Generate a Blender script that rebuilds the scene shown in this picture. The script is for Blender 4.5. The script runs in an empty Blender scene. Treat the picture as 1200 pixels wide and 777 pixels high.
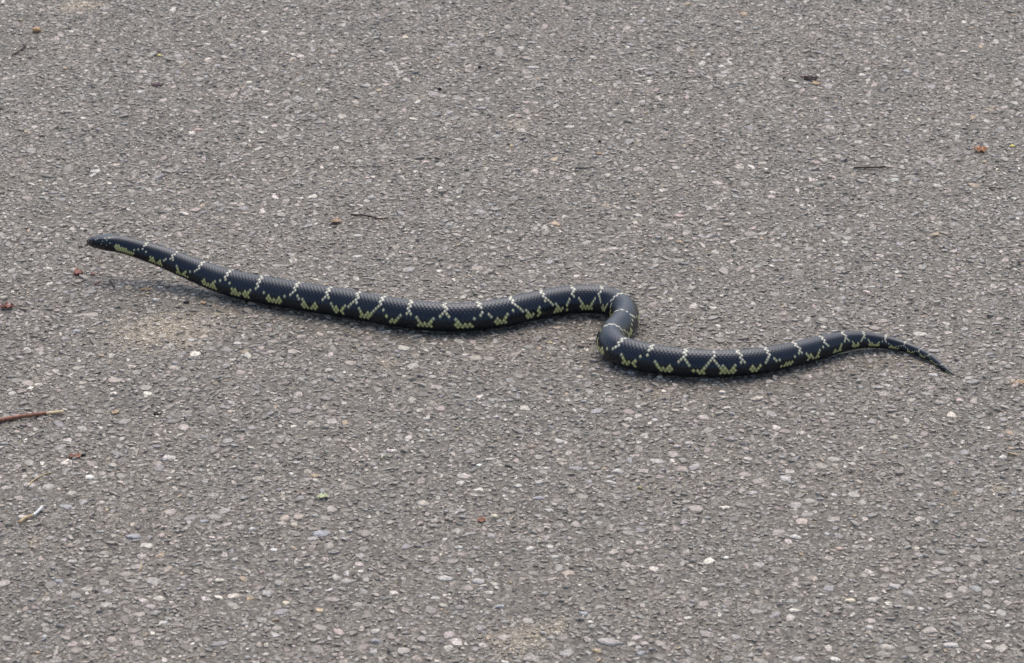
import bpy, math, random
import numpy as np
from mathutils import Vector, Matrix

random.seed(11)
RNG = np.random.default_rng(11)
R = math.radians
scene = bpy.context.scene
COL = scene.collection

# ------------------------------------------------------------------ camera, sky, sun, exposure
W, H = 1200.0, 777.0                       # size of the photograph in pixels
CAM_H, PITCH, FRAME_W = 1.50, R(23.2), 1.10
SLANT = CAM_H / math.sin(PITCH)
CAM = np.array([0.0, -SLANT * math.cos(PITCH), CAM_H])
LENS = 36.0 * SLANT / FRAME_W
FPX = LENS / 36.0 * W
cam_data = bpy.data.cameras.new('camera')
cam_data.lens = LENS
cam_data.sensor_width = 36.0
cam_data.clip_start = 0.05
cam_data.clip_end = 500.0
cam_data.dof.use_dof = True
cam_data.dof.focus_distance = SLANT
cam_data.dof.aperture_fstop = 22.0
cam = bpy.data.objects.new('camera', cam_data)
COL.objects.link(cam)
cam.location = CAM
cam.rotation_euler = (math.pi / 2 - PITCH, 0, 0)
scene.camera = cam

SUN_EL, SUN_AZ = R(66), R(6)               # behind the snake, a little to the right
world = bpy.data.worlds.new('World')
scene.world = world
world.use_nodes = True
wn = world.node_tree
sky = wn.nodes.new('ShaderNodeTexSky')
sky.sky_type = 'NISHITA'
sky.sun_disc = False
sky.sun_elevation = SUN_EL
sky.sun_rotation = SUN_AZ
sky.dust_density = 4.0
sky.air_density = 1.0
sky.ozone_density = 1.0
wn.links.new(sky.outputs['Color'], wn.nodes['Background'].inputs['Color'])
wn.nodes['Background'].inputs['Strength'].default_value = 0.15

sun_data = bpy.data.lights.new('sun', 'SUN')
sun_data.energy = 0.65
sun_data.angle = R(75)
sun_data.color = (1.0, 0.97, 0.94)
sun = bpy.data.objects.new('sun', sun_data)
COL.objects.link(sun)
sun.rotation_euler = Vector((-math.sin(SUN_AZ) * math.cos(SUN_EL), -math.cos(SUN_AZ) * math.cos(SUN_EL),
                             -math.sin(SUN_EL))).to_track_quat('-Z', 'Y').to_euler()

vs = scene.view_settings
vs.view_transform = 'Standard'
vs.look = 'None'
vs.gamma = 1.0
vs.use_curve_mapping = False
vs.exposure = 0.82

# ------------------------------------------------------------------ helpers
CP, SP = math.cos(PITCH), math.sin(PITCH)


def ray(px, py):
    u = (np.asarray(px, float) - W / 2) / FPX
    v = (H / 2 - np.asarray(py, float)) / FPX
    return np.stack([u, CP + v * SP, -SP + v * CP], -1)


def at(px, py, z=0.0):
    """point where the ray through a photo pixel meets the height z"""
    d = ray(px, py)
    t = (np.asarray(z) - CAM[2]) / d[..., 2]
    return CAM + d * t[..., None]


def px_size(px, py):
    """metres per photo pixel on the ground at this pixel"""
    return float(np.linalg.norm(at(px, py) - CAM)) / FPX


def hash2(ix, iy, seed):
    n = (ix.astype(np.int64) * 374761393 + iy.astype(np.int64) * 668265263 + seed * 1442695041) & 0xFFFFFFFF
    n = ((n ^ (n >> 13)) * 1274126177) & 0xFFFFFFFF
    n = n ^ (n >> 16)
    return (n & 0xFFFFFF) / float(0xFFFFFF)


def vnoise(x, y, cell, seed):
    x = np.asarray(x) / cell; y = np.asarray(y) / cell
    ix = np.floor(x); iy = np.floor(y)
    fx = x - ix; fy = y - iy
    fx = fx * fx * (3 - 2 * fx); fy = fy * fy * (3 - 2 * fy)
    a = hash2(ix, iy, seed); b = hash2(ix + 1, iy, seed)
    c = hash2(ix, iy + 1, seed); d = hash2(ix + 1, iy + 1, seed)
    return (a * (1 - fx) + b * fx) * (1 - fy) + (c * (1 - fx) + d * fx) * fy


def sstep(a, b, x):
    t = np.clip((x - a) / (b - a), 0, 1)
    return t * t * (3 - 2 * t)


def road_height(x, y):
    h = (vnoise(x, y, 0.006, 1) - 0.5) * 0.0009
    h = h + (vnoise(x, y, 0.014, 2) - 0.5) * 0.0011
    h = h + (vnoise(x, y, 0.09, 3) - 0.5) * 0.0012
    return h


def np_mesh(name, verts, faces_flat, sizes, smooth=False):
    me = bpy.data.meshes.new(name)
    nv = len(verts)
    me.vertices.add(nv)
    me.vertices.foreach_set('co', np.asarray(verts, np.float32).ravel())
    me.loops.add(len(faces_flat))
    me.loops.foreach_set('vertex_index', np.asarray(faces_flat, np.int32))
    sizes = np.asarray(sizes, np.int32)
    me.polygons.add(len(sizes))
    starts = np.concatenate([[0], np.cumsum(sizes)[:-1]]).astype(np.int32)
    me.polygons.foreach_set('loop_start', starts)
    me.polygons.foreach_set('use_smooth', np.full(len(sizes), smooth))
    me.update(calc_edges=True)
    return me


def add_color(me, name, rgb):
    a = me.attributes.new(name, 'FLOAT_COLOR', 'POINT')
    c = np.ones((len(rgb), 4), np.float32)
    c[:, :3] = rgb
    a.data.foreach_set('color', c.ravel())


def add_float(me, name, val):
    a = me.attributes.new(name, 'FLOAT', 'POINT')
    a.data.foreach_set('value', np.asarray(val, np.float32))


def link(name, me, mat=None, parent=None):
    o = bpy.data.objects.new(name, me)
    COL.objects.link(o)
    if mat is not None and len(me.materials) == 0:
        me.materials.append(mat)
    if parent is not None:
        o.parent = parent
    return o


def tag(o, label, cat, group=None):
    o['label'] = label
    o['category'] = cat
    if group:
        o['group'] = group
    return o


class NT:
    """tiny node-tree helper"""
    def __init__(self, name):
        self.mat = bpy.data.materials.new(name)
        self.mat.use_nodes = True
        self.t = self.mat.node_tree
        self.bsdf = self.t.nodes['Principled BSDF']

    def n(self, kind, **kw):
        nd = self.t.nodes.new(kind)
        for k, v in kw.items():
            if k in nd.inputs.keys():
                nd.inputs[k].default_value = v
            else:
                setattr(nd, k, v)
        return nd

    def l(self, a, b):
        self.t.links.new(a, b)

    def mix(self, fac, a, b, blend='MIX'):
        m = self.t.nodes.new('ShaderNodeMix')
        m.data_type = 'RGBA'
        m.blend_type = blend
        for sock, v in ((m.inputs[0], fac), (m.inputs[6], a), (m.inputs[7], b)):
            if hasattr(v, 'links'):
                self.l(v, sock)
            elif isinstance(v, (int, float)):
                sock.default_value = v
            else:
                sock.default_value = (*v, 1)
        return m.outputs[2]

    def ramp(self, fac, stops):
        r = self.t.nodes.new('ShaderNodeValToRGB')
        els = r.color_ramp.elements
        while len(els) < len(stops):
            els.new(0.5)
        for e, (p, c) in zip(els, stops):
            e.position = p
            e.color = (*c, 1) if len(c) == 3 else c
        self.l(fac, r.inputs[0])
        return r.outputs[0]

    def math(self, op, a, b=0.0):
        m = self.t.nodes.new('ShaderNodeMath')
        m.operation = op
        for sock, v in ((m.inputs[0], a), (m.inputs[1], b)):
            if hasattr(v, 'links'):
                self.l(v, sock)
            else:
                sock.default_value = v
        return m.outputs[0]

    def bump(self, height, strength, dist):
        b = self.n('ShaderNodeBump', Strength=strength, Distance=dist)
        self.l(height, b.inputs['Height'])
        self.l(b.outputs[0], self.bsdf.inputs['Normal'])


# ------------------------------------------------------------------ materials of the road
BINDER_D, BINDER_M, BINDER_L = (0.051, 0.0435, 0.034), (0.132, 0.116, 0.090), (0.27, 0.240, 0.190)


def binder_nodes(m):
    """grey-brown worn binder with sand-sized grains; returns colour, height"""
    tc = m.n('ShaderNodeTexCoord')
    obj = tc.outputs['Object']
    v1 = m.n('ShaderNodeTexVoronoi', Scale=520.0); m.l(obj, v1.inputs['Vector'])
    v2 = m.n('ShaderNodeTexVoronoi', Scale=300.0); m.l(obj, v2.inputs['Vector'])
    n1 = m.n('ShaderNodeTexNoise', Scale=160.0, Detail=5.0, Roughness=0.65); m.l(obj, n1.inputs['Vector'])
    n2 = m.n('ShaderNodeTexNoise', Scale=7.0, Detail=4.0, Roughness=0.6); m.l(obj, n2.inputs['Vector'])
    sep = m.n('ShaderNodeSeparateColor'); m.l(v1.outputs['Color'], sep.inputs[0])
    sep2 = m.n('ShaderNodeSeparateColor'); m.l(v2.outputs['Color'], sep2.inputs[0])
    grain = m.ramp(sep.outputs[0], [(0.0, BINDER_D), (0.45, BINDER_M), (0.8, BINDER_M), (1.0, BINDER_L)])
    grain2 = m.ramp(sep2.outputs[1], [(0.0, BINDER_D), (0.5, BINDER_M), (0.86, BINDER_L), (1.0, (0.36, 0.34, 0.31))])
    c = m.mix(0.5, grain, grain2)
    tone = m.ramp(n1.outputs['Fac'], [(0.32, (0.50, 0.49, 0.48)), (0.5, (1.0,) * 3), (0.68, (1.50, 1.50, 1.50))])
    c = m.mix(1.0, c, tone, 'MULTIPLY')
    tone2 = m.ramp(n2.outputs['Fac'], [(0.3, (0.90, 0.92, 0.93)), (0.7, (1.08, 1.05, 1.03))])
    c = m.mix(1.0, c, tone2, 'MULTIPLY')
    h = m.math('ADD', m.math('MULTIPLY', sep.outputs[1], 0.5), n1.outputs['Fac'])
    h = m.math('SUBTRACT', h, m.math('MULTIPLY', v1.outputs['Distance'], 0.6))
    return obj, c, h


m = NT('worn_asphalt')
obj, c, h = binder_nodes(m)
sand = m.n('ShaderNodeAttribute', attribute_name='sand')
ns = m.n('ShaderNodeTexNoise', Scale=230.0, Detail=3.0); m.l(obj, ns.inputs['Vector'])
sf = m.math('MULTIPLY', sand.outputs['Fac'], m.ramp(ns.outputs['Fac'], [(0.35, (0.2,) * 3), (0.6, (1,) * 3)]))
c = m.mix(sf, c, (0.45, 0.37, 0.26))
far = m.n('ShaderNodeAttribute', attribute_name='far')
vf = m.n('ShaderNodeTexVoronoi', Scale=115.0); m.l(obj, vf.inputs['Vector'])
sf_ = m.n('ShaderNodeSeparateColor'); m.l(vf.outputs['Color'], sf_.inputs[0])
fs = m.ramp(sf_.outputs[0], [(0.0, (0.16, 0.15, 0.14)), (0.5, (0.27, 0.25, 0.24)), (1.0, (0.5, 0.48, 0.46))])
fm = m.math('MULTIPLY', far.outputs['Fac'], m.math('LESS_THAN', vf.outputs['Distance'], 0.42))
c = m.mix(fm, c, fs)
m.l(c, m.bsdf.inputs['Base Color'])
m.bsdf.inputs['Roughness'].default_value = 0.7
m.bsdf.inputs['Specular IOR Level'].default_value = 0.45
m.bump(h, 1.0, 0.0016)
MAT_ROAD = m.mat


def stone_mat(name, use_attr):
    m = NT(name)
    if use_attr:
        src = m.n('ShaderNodeAttribute', attribute_name='Col').outputs['Color']
    else:
        src = m.n('ShaderNodeObjectInfo').outputs['Color']
    geo = m.n('ShaderNodeNewGeometry')
    n1 = m.n('ShaderNodeTexNoise', Scale=420.0, Detail=4.0, Roughness=0.7); m.l(geo.outputs['Position'], n1.inputs['Vector'])
    n2 = m.n('ShaderNodeTexNoise', Scale=150.0, Detail=3.0, Roughness=0.6); m.l(geo.outputs['Position'], n2.inputs['Vector'])
    t = m.ramp(n1.outputs['Fac'], [(0.28, (0.55,) * 3), (0.72, (1.40,) * 3)])
    c = m.mix(1.0, src, t, 'MULTIPLY')
    n3 = m.n('ShaderNodeTexNoise', Scale=330.0, Detail=5.0, Roughness=0.75); m.l(geo.outputs['Position'], n3.inputs['Vector'])
    fsum = m.math('ADD', m.math('MULTIPLY', n2.outputs['Fac'], 0.45), m.math('MULTIPLY', n3.outputs['Fac'], 0.55))
    film = m.ramp(fsum, [(0.475, (0, 0, 0)), (0.54, (0.85 if use_attr else 0.55,) * 3)])   # binder film left on the stones
    fcol = m.ramp(n1.outputs['Fac'], [(0.3, BINDER_D), (0.5, BINDER_M), (0.7, BINDER_L)])
    c = m.mix(film, c, fcol)
    m.l(c, m.bsdf.inputs['Base Color'])
    m.bsdf.inputs['Roughness'].default_value = 0.45
    m.bsdf.inputs['Specular IOR Level'].default_value = 0.5
    m.bump(n1.outputs['Fac'], 1.0, 0.0012)
    return m.mat


MAT_STONE = stone_mat('aggregate_stone', False)
MAT_AGG = stone_mat('aggregate_stones_joined', True)

# ------------------------------------------------------------------ the road sheet
fx = np.arange(-0.86, 0.8601, 0.0040)
fy = np.arange(-0.88, 1.4201, 0.0040)
far_x = np.array([1.0, 1.4, 2.2, 4, 8, 20, 60])
gx = np.concatenate([-far_x[::-1], fx, far_x])
gy = np.concatenate([-far_x[::-1] - 0.05, fy, far_x + 0.6])
GX, GY = np.meshgrid(gx, gy)
GZ = road_height(GX, GY)
e0, e1 = at(1270, 850)[:2], at(1270, -45)[:2]      # right edge of the wedge of road that has built stones
hw = e0[0] + (e1[0] - e0[0]) * (GY - e0[1]) / (e1[1] - e0[1])
farm = np.clip(np.maximum(np.maximum(np.abs(GX) - hw, GY - e1[1]), e0[1] - GY) / 0.01, 0, 1)
SAND = [(190, 390, 95, 34, 0.75), (92, 8, 46, 14, 1.0), (612, 748, 60, 26, 0.5), (1197, 448, 26, 8, 1.0), (455, 425, 30, 10, 0.5),
        (606, 148, 30, 12, 0.45), (655, 735, 26, 14, 0.5), (1170, 572, 16, 9, 0.6), (770, 462, 18, 9, 0.4), (40, 634, 14, 12, 0.6)]
sandm = np.zeros_like(GX)
for (sx, sy, swx, swy, amt) in SAND:
    p = at(sx, sy); s = px_size(sx, sy)
    d = np.hypot((GX - p[0]) / (swx * s * 0.6), (GY - p[1]) / (swy * s / math.sin(PITCH) * 0.6))
    sandm = np.maximum(sandm, amt * sstep(1.3, 0.1, d + (vnoise(GX, GY, 0.012, 9) - 0.5) * 0.9))
ny, nx = GX.shape
idx = np.arange(nx * ny).reshape(ny, nx)
q = np.stack([idx[:-1, :-1], idx[:-1, 1:], idx[1:, 1:], idx[1:, :-1]], -1).reshape(-1, 4)
me = np_mesh('road', np.stack([GX, GY, GZ], -1).reshape(-1, 3), q.ravel(), np.full(len(q), 4), True)
add_float(me, 'far', farm.ravel())
add_float(me, 'sand', sandm.ravel())
road = link('road', me, MAT_ROAD)
road['kind'] = 'structure'
road['label'] = 'worn grey asphalt road with exposed pale aggregate'

# ------------------------------------------------------------------ stones in the asphalt
PAL = np.array([
    (0.30, 0.285, 0.27), (0.27, 0.27, 0.275), (0.35, 0.335, 0.32), (0.24, 0.225, 0.21), (0.33, 0.325, 0.33),
    (0.40, 0.385, 0.365), (0.31, 0.275, 0.262), (0.26, 0.265, 0.28), (0.46, 0.45, 0.43), (0.21, 0.198, 0.187),
    (0.56, 0.55, 0.53), (0.38, 0.33, 0.31), (0.14, 0.135, 0.13), (0.36, 0.29, 0.20), (0.66, 0.65, 0.62)])
PALW = np.array([12, 11, 10, 10, 9, 8, 7, 8, 5, 7, 2.6, 4, 2.5, 1.2, 0.8]); PALW = PALW / PALW.sum()


def pick_color(n):
    c = PAL[RNG.choice(len(PAL), n, p=PALW)] * np.array((1.085, 0.985, 0.845))
    return np.clip(c * RNG.normal(1, 0.10, (n, 1)) * RNG.normal(1, 0.02, (n, 3)), 0.05, 0.8)


TONES = {k: (v[0] * 1.06, v[1], v[2] * 0.90) for k, v in {'w': (0.64, 0.63, 0.60), 'l': (0.46, 0.45, 0.435), 'g': (0.33, 0.32, 0.31), 'b': (0.30, 0.315, 0.345),
         'd': (0.12, 0.118, 0.118), 'k': (0.035, 0.034, 0.036), 't': (0.45, 0.35, 0.22), 'p': (0.42, 0.31, 0.27), 'c': (0.66, 0.60, 0.46)}.items()}
NOTABLE = [  # photo x, y, long axis in px, tone, turn in degrees, slimness
    (191, 730, 11, 'w', 0, .75), (197, 537, 19, 'l', 5, .7), (105, 560, 14, 'w', -20, .7), (59, 631, 13, 'l', 15, .7),
    (341, 555, 9, 'w', 10, .8), (368, 557, 12, 't', 12, .7), (348, 542, 11, 'l', 20, .7), (321, 645, 10, 'w', 0, .8),
    (274, 656, 12, 'l', 25, .6), (295, 621, 14, 'l', 10, .6), (239, 612, 13, 'b', 5, .6), (157, 629, 20, 'b', 10, .7),
    (181, 681, 22, 'g', 0, .75), (52, 746, 9, 'w', 30, .8), (85, 658, 11, 'l', 0, .8), (69, 681, 14, 'b', 0, .5),
    (377, 626, 21, 'b', -8, .7), (313, 696, 17, 'g', 20, .8), (335, 708, 11, 'c', 0, .7), (287, 732, 13, 'l', 0, .7),
    (214, 686, 13, 'g', 0, .6), (321, 744, 14, 'l', 0, .8), (580, 606, 12, 'c', 0, .9), (552, 626, 18, 'l', 22, .35),
    (537, 641, 12, 'l', 0, .7), (621, 643, 19, 'l', 8, .6), (650, 653, 14, 'l', -10, .6), (631, 584, 17, 'b', 12, .6),
    (771, 540, 19, 'l', 0, .6), (725, 553, 20, 'l', -5, .6), (716, 566, 14, 'l', -20, .6), (551, 669, 13, 'l', 0, .8),
    (522, 678, 19, 'l', -15, .6), (510, 701, 13, 'l', 0, .6), (450, 702, 13, 'd', 0, .6), (440, 740, 15, 'l', 30, .7),
    (437, 765, 15, 'l', 25, .7), (683, 720, 13, 'b', 20, .8), (715, 754, 34, 'g', -3, .5), (700, 764, 12, 't', 0, .8),
    (663, 766, 21, 'g', 25, .8), (748, 759, 12, 'l', 0, .7), (751, 767, 15, 'b', 10, .6), (644, 598, 12, 'l', 0, .8),
    (607, 570, 12, 'l', 30, .7), (646, 748, 13, 'g', 0, .6), (586, 712, 13, 'b', 10, .6), (920, 561, 18, 'l', 0, .8),
    (882, 578, 12, 'l', 0, .7), (932, 630, 15, 'w', -15, .6), (889, 662, 15, 'l', 10, .8), (851, 654, 10, 'w', 0, .7),
    (969, 626, 10, 'l', 0, .8), (1048, 687, 16, 'l', 20, .8), (984, 644, 12, 'p', 0, .7), (1115, 757, 21, 'l', 5, .6),
    (1165, 682, 12, 'l', 0, .7), (1181, 735, 11, 'w', 0, .7), (1079, 714, 10, 'l', 0, .9), (977, 580, 11, 'l', -20, .8),
    (979, 773, 12, 'w', 0, .8), (1176, 536, 13, 'w', 0, .8), (997, 704, 14, 'c', 0, .6), (1019, 736, 12, 'l', 0, .8),
    (936, 772, 16, 'l', 0, .6), (807, 520, 12, 'l', 0, .7), (1078, 580, 11, 'l', 0, .7), (737, 491, 11, 'w', 0, .7),
    (767, 493, 13, 'l', 0, .7), (654, 517, 15, 'l', 0, .8), (631, 510, 12, 'l', 0, .8), (500, 504, 10, 'l', 0, .8),
    (539, 566, 13, 'l', 30, .8), (581, 489, 11, 'l', 0, .6), (545, 417, 12, 'l', 0, .6), (182, 353, 10, 'w', 0, .8),
    (873, 520, 15, 'k', 8, .6), (475, 44, 11, 'c', 20, .8), (246, 568, 7, 'k', 0, .8), (310, 138, 11, 'w', 0, .6),  # smaller black stone is a stand-in, its colour paints a hole's darkness
    (112, 201, 13, 'w', 0, .6), (232, 152, 13, 'p', 0, .6), (261, 193, 10, 'l', 0, .7), (483, 274, 7, 'w', 0, .9),
    (1188, 121, 15, 'l', 0, .8), (1010, 28, 10, 'l', 0, .7), (847, 460, 9, 'w', 10, .8), (1040, 452, 9, 'w', 0, .8),
    (419, 276, 14, 'l', 0, .6), (435, 232, 14, 'l', 0, .9), (165, 108, 15, 'l', 0, .6), (625, 79, 20, 'l', 0, .45),
    (1063, 84, 10, 'b', 0, .9), (1103, 205, 12, 'w', 0, .5), (668, 149, 12, 'l', 0, .8), (1093, 440, 16, 'l', 0, .5),
    (419, 300, 12, 'w', 0, .5), (278, 403, 11, 'w', 0, .7), (225, 399, 13, 'l', 0, .5), (90, 388, 14, 'b', 0, .6)]


def sandy(colr, x, y):
    m_ = np.zeros(len(x))
    for (sx, sy, swx, swy, amt) in SAND:
        p = at(sx, sy); s = px_size(sx, sy)
        d = np.hypot((x - p[0]) / (swx * s * 0.6), (y - p[1]) / (swy * s / SP * 0.6))
        m_ = np.maximum(m_, amt * sstep(1.2, 0.1, d + (vnoise(x, y, 0.012, 9) - 0.5) * 0.9))
    m_ = (m_ * 0.6)[:, None]
    return colr * (1 - m_) + np.array((0.52, 0.43, 0.30)) * m_


def corner(px, py):
    return at(px, py)[:2]


# wedge of road that the photograph shows, with a margin
LB, RB, LT, RT = corner(-70, 850), corner(1270, 850), corner(-70, -45), corner(1270, -45)


def inside(x, y):
    f = (y - LB[1]) / (LT[1] - LB[1])
    half = RB[0] + (RT[0] - RB[0]) * f
    return (y > LB[1]) & (y < LT[1]) & (np.abs(x) < half)


CELL = 0.012
grid = {}


def fits(x, y, r, pack):
    cx, cy = int(x // CELL), int(y // CELL)
    for i in range(cx - 1, cx + 2):
        for j in range(cy - 1, cy + 2):
            for (a, b, rr) in grid.get((i, j), ()):
                d = (r + rr) * pack
                if (a - x) * (a - x) + (b - y) * (b - y) < d * d:
                    return False
    return True


def put(x, y, r):
    grid.setdefault((int(x // CELL), int(y // CELL)), []).append((x, y, r))


chosen = []      # x, y, long radius, slimness, turn, colour
for (px, py, wpx, tone, turn, slim) in NOTABLE:
    p = at(px, py); r = wpx * px_size(px, py) / 2
    put(p[0], p[1], r * 0.9)
    chosen.append((p[0], p[1], r, min(1.0, slim * 1.2), R(turn) * 1.6, TONES[tone], True))

bulk = []
for (rmin, rmax, tries, pack) in ((0.0050, 0.0082, 6000, 0.85), (0.0034, 0.0052, 21000, 0.82), (0.0023, 0.0036, 52000, 0.80), (0.0015, 0.0024, 85000, 0.78)):
    xs = RNG.uniform(LT[0], RT[0], tries); ys = RNG.uniform(LB[1], LT[1], tries)
    ok = inside(xs, ys)
    rs = rmin + (rmax - rmin) * RNG.power(0.8, tries)
    # stones lie denser in some places than in others
    dens = vnoise(xs, ys, 0.035, 21) * 0.6 + vnoise(xs, ys, 0.012, 22) * 0.4
    ok &= RNG.random(tries) < 0.35 + 0.9 * dens
    for x, y, r in zip(xs[ok].tolist(), ys[ok].tolist(), rs[ok].tolist()):
        if fits(x, y, r, pack):
            put(x, y, r)
            bulk.append((x, y, r))
bulk = np.array(bulk)
nb = len(bulk)
b_slim = RNG.uniform(0.55, 1.0, nb)
b_turn = RNG.uniform(0, 2 * math.pi, nb)
b_col = pick_color(nb)
# the stones that show largest in the photograph become parts of their own
dist = np.linalg.norm(np.stack([bulk[:, 0] - CAM[0], bulk[:, 1] - CAM[1], np.full(nb, -CAM[2])], -1), axis=1)
infr = (np.abs(bulk[:, 0]) * FPX / dist < 590) & (bulk[:, 1] > at(600, 770)[1]) & (bulk[:, 1] < at(600, 5)[1])
show = bulk[:, 2] * b_slim ** 0.5 / dist ** 1.5 * infr
order = np.argsort(-show)
big = order[:300 - len(chosen)]
rest = np.ones(nb, bool); rest[big] = False
for i in big:
    chosen.append((bulk[i, 0], bulk[i, 1], bulk[i, 2], b_slim[i], b_turn[i], tuple(b_col[i]), False))


def stone_rings(n, rg, slim=1.0):
    """angular outline of n corners, unit long radius"""
    a = (np.arange(n) + rg.uniform(-0.32, 0.32, n)) * 2 * math.pi / n
    r = rg.uniform(0.62, 1.15, n)
    return np.stack([np.cos(a) * r, np.sin(a) * r * slim], -1)


# sixteen shared stone meshes: broken, flat-topped chips sunk in the binder
stone_meshes = []
rg = np.random.default_rng(5)
for k in range(16):
    n = int(rg.integers(6, 10))
    o = stone_rings(n, rg)
    tilt = rg.uniform(-0.22, 0.22, 2)
    base = np.c_[o * 1.04, np.full(n, -1.0)]
    sh = np.c_[o * rg.uniform(0.93, 1.02, (n, 1)), rg.uniform(0.25, 0.62, n) + o @ tilt]
    top = np.c_[o * rg.uniform(0.60, 0.82, (n, 1)), rg.uniform(0.80, 1.0, n) + o @ tilt * 0.8]
    v = np.concatenate([base, sh, top, [[0, 0, 0.98]]])
    f, sz = [], []
    for ring in (0, 1):
        for i in range(n):
            j = (i + 1) % n
            f += [ring * n + i, ring * n + j, (ring + 1) * n + j, (ring + 1) * n + i]; sz.append(4)
    for i in range(n):
        f += [2 * n + i, 2 * n + (i + 1) % n, 3 * n]; sz.append(3)
    mesh = np_mesh('stone', v, f, sz)
    mesh.materials.append(MAT_STONE)
    stone_meshes.append(mesh)
for i, (x, y, r, slim, turn, colr, notable) in enumerate(chosen):
    o = link('stone', stone_meshes[i % 16], None, road)
    o.location = (x, y, float(road_height(np.array(x), np.array(y))) + 0.0001)
    o.rotation_euler = (0, 0, turn)
    hgt = min(0.0024, 0.0009 + r * random.uniform(0.06, 0.16)) if notable else min(0.0019, 0.0005 + r * random.uniform(0.04, 0.15))
    if notable and (abs(x - at(580, 606)[0]) < 1e-4 or abs(x - at(182, 353)[0]) < 1e-4):
        hgt = 0.0026
    o.scale = (r, r * slim, hgt)
    o.color = (*colr, 1)


def joined_stones(name, x, y, r, slim, turn, colr, n, bevel, hmin, hmax, tiltmax, mat):
    N = len(x)
    colr = sandy(colr, x, y)
    a = (np.arange(n)[None] + RNG.uniform(-0.36, 0.36, (N, n))) * 2 * math.pi / n
    rr = RNG.uniform(0.58, 1.20, (N, n))
    ox = np.cos(a) * rr; oy = np.sin(a) * rr * slim[:, None]
    ct, st = np.cos(turn)[:, None], np.sin(turn)[:, None]
    ux = ox * ct - oy * st; uy = ox * st + oy * ct
    z0 = road_height(x, y)
    h = hmin + (hmax - hmin) * RNG.power(0.7, N)
    h = np.minimum(h, r * 0.55)
    tx = RNG.normal(0, tiltmax, N); ty = RNG.normal(0, tiltmax, N)
    rings = []
    def ring(k, zz, wob):
        kx = ux * k * r[:, None]; ky = uy * k * r[:, None]
        z = z0[:, None] + zz[:, None] + (kx * tx[:, None] + ky * ty[:, None]) * (1 if wob else 0)
        if wob:
            z = z + RNG.uniform(-0.18, 0.18, (N, n)) * h[:, None]
        rings.append(np.stack([kx + x[:, None], ky + y[:, None], z], -1))
    ring(1.04, np.full(N, -0.0013), False)
    ring(0.98, h * (0.55 if bevel else 0.9), True)
    if bevel:
        ring(0.70, h, True)
    nr = len(rings)
    V = np.stack(rings, 1).reshape(N, nr * n, 3)
    tmpl, sizes = [], []
    for k in range(nr - 1):
        for i in range(n):
            j = (i + 1) % n
            tmpl += [k * n + i, k * n + j, (k + 1) * n + j, (k + 1) * n + i]; sizes.append(4)
    tmpl += list(range((nr - 1) * n, nr * n)); sizes.append(n)
    F = (np.array(tmpl)[None] + (np.arange(N) * nr * n)[:, None]).ravel()
    me = np_mesh(name, V.reshape(-1, 3), F, np.tile(sizes, N))
    add_color(me, 'Col', np.repeat(colr, nr * n, 0))
    o = link(name, me, mat, road)
    o['kind'] = 'stuff'
    return o


bx, by, br = bulk[:, 0], bulk[:, 1], bulk[:, 2]
L = rest & (br > 0.0036)
joined_stones('aggregate', bx[L], by[L], br[L], b_slim[L], b_turn[L], b_col[L], 7, True, 0.0003, 0.0021, 0.16, MAT_AGG)
S = rest & (br <= 0.0036)
joined_stones('aggregate_chips', bx[S], by[S], br[S], b_slim[S], b_turn[S], b_col[S], 6, False, 0.0003, 0.0018, 0.20, MAT_AGG)
# grit: sand-sized grains lying everywhere, tan ones gathered in the sandy patches
ng = 60000
xs = RNG.uniform(LT[0], RT[0], ng * 2); ys = RNG.uniform(LB[1], LT[1], ng * 2)
k = np.where(inside(xs, ys))[0][:ng]
xs, ys = xs[k], ys[k]
gcol = pick_color(len(xs))
ti = RNG.random(len(xs)) < 0.05
gcol[ti] = np.array((0.42, 0.37, 0.27)) * RNG.uniform(0.8, 1.2, (ti.sum(), 1))
px_all, py_all = [xs], [ys]
pc = [gcol]
for (sx, sy, swx, swy, amt) in SAND:
    p = at(sx, sy); s = px_size(sx, sy)
    cnt = int(swx * swy * amt * 0.55)
    px_all.append(RNG.normal(p[0], swx * s * 0.38, cnt)); py_all.append(RNG.normal(p[1], swy * s / SP * 0.38, cnt))
    pc.append(np.array((0.52, 0.43, 0.30)) * RNG.uniform(0.7, 1.35, (cnt, 1)))
xs, ys, gcol = np.concatenate(px_all), np.concatenate(py_all), np.concatenate(pc)
ng = len(xs)
joined_stones('grit', xs, ys, RNG.uniform(0.0006, 0.0014, ng), RNG.uniform(0.6, 1, ng), RNG.uniform(0, 6.28, ng), gcol, 5, False,
              0.0003, 0.0009, 0.2, MAT_AGG)

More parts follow.
